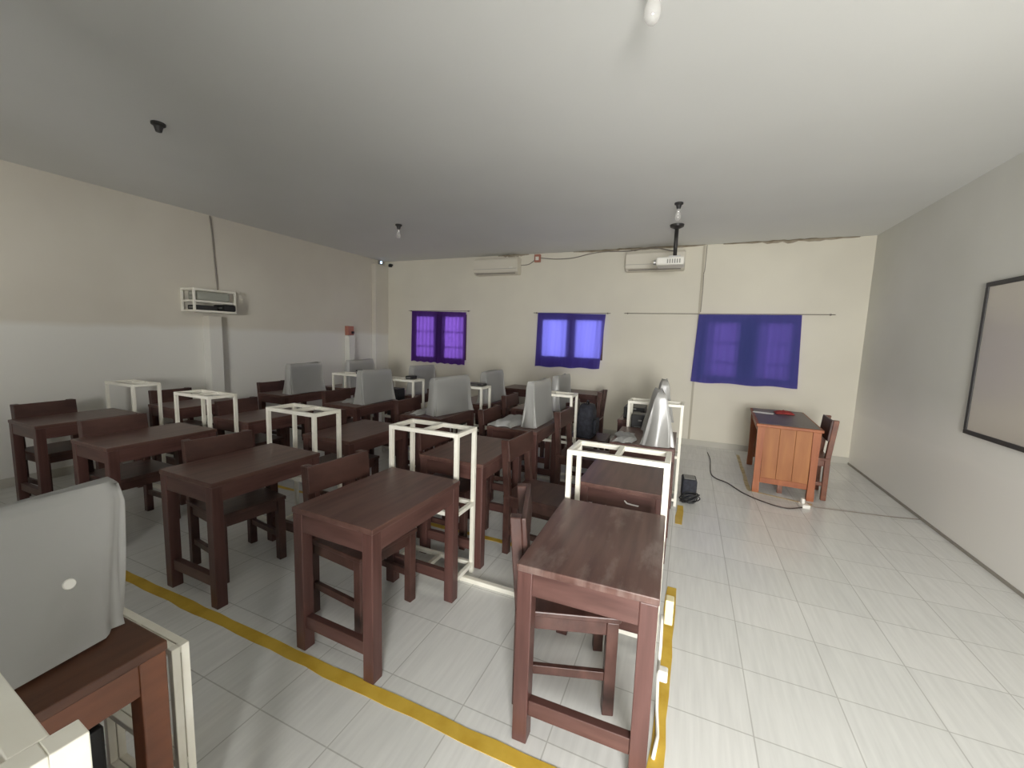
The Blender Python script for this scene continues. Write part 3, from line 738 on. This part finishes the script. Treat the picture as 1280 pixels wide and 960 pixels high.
# ------------------------------------------------------------------ left wall bracket with network box
k = thing('wall_rack', 'cream wall-mounted rack with grey box high on the left wall', 'wall rack', (XL, 3.42, 1.78))
f = MB(); tt = .024; dd = .27; y0, y1 = -.30, .22; zt = .29
for y in (y0, y1-tt):
    for x in (0.001, dd-tt): f.box(x, x+tt, y, y+tt, 0, zt, .002)
for z in (0, .12, zt-tt):
    for x in (.001, dd-tt): f.box(x, x+tt, y0+tt, y1-tt, z, z+tt, .002)
    for y in (y0, y1-tt): f.box(.001+tt, dd-tt, y, y+tt, z, z+tt, .002)
f.build('rack_frame', M['white_metal'], k)
nb = slab('network_cabinet', 'grey network box on the upper shelf of the left wall rack', 'network box', (XL+.14, 3.38, 1.78+.145), (.2, .40, .115), 'beige_box')
sw = slab('network_switch', 'black network device at the right end of the left wall rack', 'network switch', (XL+.17, 3.545, 1.78+.025), (.24, .15, .085), 'black')
sw2 = slab('network_switch', 'dark network device at the left of the wall rack lower shelf', 'network switch', (XL+.15, 3.29, 1.78+.025), (.18, .26, .06), 'dark_slot')
tag(MB().tube(smooth_path([(XL+.02, 3.56, 2.08), (XL+.015, 3.545, 2.4), (XL+.015, 3.53, 2.8), (XL+.015, 3.51, 3.04)]), .009, 6).build('wall_cable', M['cable_grey'], smooth=True), 'thin cable from the left wall rack up to the ceiling', 'cable')
wb = thing('fuse_box', 'small reddish socket box on top of the second left-wall duct', 'fuse box', (XL, 5.86, 1.53))
MB().box(.001, .085, -.07, .07, .0, .17, .006).build('box_body', M['red_plastic'], wb)
MB().box(.0855, .11, .005, .055, .03, .075, .004).build('plug', M['black'], wb)

# ------------------------------------------------------------------ whiteboard
w = thing('whiteboard', 'dark-framed whiteboard mounted on the right wall', 'whiteboard', (XR, 3.27, 0))
y0, y1, z0, z1 = -1.2, 1.2, .93, 2.13; fr = .035
MB().box(-.022, -.001, y0+fr, y1-fr, z0+fr, z1-fr).build('writing_surface', mat('whiteboard_face', (.56, .52, .46), .25, 0, .5), w)
for bx_ in ((y0, y1, z0, z0+fr), (y0, y1, z1-fr, z1), (y0, y0+fr, z0+fr, z1-fr), (y1-fr, y1, z0+fr, z1-fr)):
    MB().box(-.03, -.001, *bx_, .003).build('frame_bar', M['frame_dark'], w)

# ------------------------------------------------------------------ ceiling bulbs & projector
def bulb(x, y, label, glass=True, s=1.0):
    o = thing('ceiling_bulb', label, 'light bulb', (x, y, H), 0, 'ceiling bulbs')
    MB().lathe([(0, 0), (.055*s, 0), (.055*s, -.018*s), (.036*s, -.03*s), (.024*s, -.075*s), (0, -.075*s)], n=18).build('socket', M['socket'], o, smooth=False)
    if glass:
        MB().lathe([(.018*s, -.075*s), (.02*s, -.10*s), (.034*s, -.14*s), (.040*s, -.17*s), (.036*s, -.20*s), (.02*s, -.222*s), (0, -.228*s)], n=18).build('glass_bulb', M['bulb'], o, smooth=True)
    return o
bulb(-3.66, 1.86, 'dark empty bulb socket on the ceiling at upper left', False, .8)
bulb(-3.72, 4.62, 'ceiling bulb above the left air conditioner side, third from camera', True, .8)
bulb(-.21, 4.80, 'white ceiling bulb just in front of the projector mount', True, .8)
bulb(-.235, 1.86, 'clear ceiling bulb at the top edge of the picture', True, .85)
pj = thing('projector', 'white ceiling projector hanging on a dark pole', 'projector', (-.25, 5.66, H))
MB().lathe([(0, 0), (.085, 0), (.08, -.025), (.03, -.05), (0, -.05)], n=20).build('ceiling_plate', M['black_metal'], pj, smooth=False)
MB().tube([(0, 0, -.05), (0, 0, -.385)], .024, 14).build('pole', M['black_metal'], pj, smooth=True)
MB().box(-.07, .07, -.07, .07, -.405, -.385, .004).build('mount_plate', M['chrome'], pj)
MB().box(-.21, .12, -.15, .13, -.51, -.41, .022).build('projector_body', M['white_plastic'], pj)
q = MB(); q.tube([(-.245, -.02, -.455), (-.205, -.02, -.455)], .035, 16); q.build('lens', M['chrome'], pj, smooth=False)
vn = MB()
for i in range(6): vn.box(-.08+i*.028, -.066+i*.028, -.1515, -.15, -.49, -.44)
vn.build('vent', M['grey_plastic'], pj)

# marks on the right front desks: pale chip on the second-row desk's rail, dust smears on the top
cp = MB()
vs = [(-.045, .012), (-.03, .0), (0, -.004), (.035, -.006), (.03, -.013), (0, -.012), (-.035, -.008), (-.05, .008)]
cp.bm.faces.new([cp.bm.verts.new((x, 0, z)) for x, z in vs])
bpy.context.view_layer.update()
d6 = [o for o in COL.objects if o.get('label', '').startswith('wooden desk with chipped')][0]
c6 = cp.build('paint_chip', M['paper'], d6, solid=.001); c6.location = (.07, -DL/2+.0052, .66)
c6['label'] = 'pale chipped patch'

# ------------------------------------------------------------------ light
wd = bpy.data.worlds.new('sky'); S.world = wd; wd.use_nodes = True
bg = wd.node_tree.nodes['Background']; bg.inputs[0].default_value = (.78, .86, 1, 1); bg.inputs[1].default_value = 1.0
def area(name, loc, rot, sx, sy, power, col=(1, 1, 1)):
    l = bpy.data.lights.new(name, 'AREA'); l.shape = 'RECTANGLE'; l.size = sx; l.size_y = sy; l.energy = power; l.color = col
    o = bpy.data.objects.new(name, l); COL.objects.link(o); o.location = loc; o.rotation_euler = rot; return o
# daylight coming in through the open doorway behind the photographer
area('doorway_daylight', (.65, YF-1.5, 1.5), (R(90), 0, R(0)), 2.5, 1.5, 700, (1, .985, .95))
# added light behind the made-up rear window, aimed to brighten the left wall
rw = area('added_left_wall_fill', (-1.5, YF-.75, 1.72), (0, 0, 0), 1.0, .9, 9, (1, .98, .94))
rw.rotation_euler = (Vector((-5.7, 6.2, 1.4))-rw.location).to_track_quat('-Z', 'Y').to_euler(); rw.data.spread = R(46)
# daylight outside the back windows
for i, (a, b_, z0, z1) in enumerate(WIN):
    area('window_daylight', ((a+b_)/2, YB+2.6, (z0+z1)/2+.35), (R(-90), 0, 0), 1.3, 1.0, (95, 130, 15)[i], (.9, .95, 1))

# ------------------------------------------------------------------ camera
f_, yaw, pitch, roll = 510.0, R(23.2), R(6.5), R(1.85)
cy, sy = math.cos(yaw), math.sin(yaw)
fwd = Vector((-sy*math.cos(pitch), cy*math.cos(pitch), -math.sin(pitch)))
rt_ = Vector((cy, sy, 0)); up = rt_.cross(fwd)
r_ = math.cos(roll)*rt_+math.sin(roll)*up; u_ = -math.sin(roll)*rt_+math.cos(roll)*up
cam = bpy.data.cameras.new('camera'); co = bpy.data.objects.new('camera', cam); COL.objects.link(co)
mw = Matrix((( r_.x, u_.x, -fwd.x, 0), (r_.y, u_.y, -fwd.y, 0), (r_.z, u_.z, -fwd.z, 1.585), (0, 0, 0, 1)))
co.matrix_world = mw
cam.sensor_fit = 'HORIZONTAL'; cam.sensor_width = 36; cam.lens = 36*f_/1280; cam.clip_start = .02
S.camera = co
S.view_settings.view_transform = 'Standard'; S.view_settings.look = 'None'; S.view_settings.gamma = 1
S.view_settings.use_curve_mapping = False; S.view_settings.exposure = .2
S.cycles.use_denoising = True
S.cycles.max_bounces = 10; S.cycles.diffuse_bounces = 6; S.cycles.transparent_max_bounces = 16
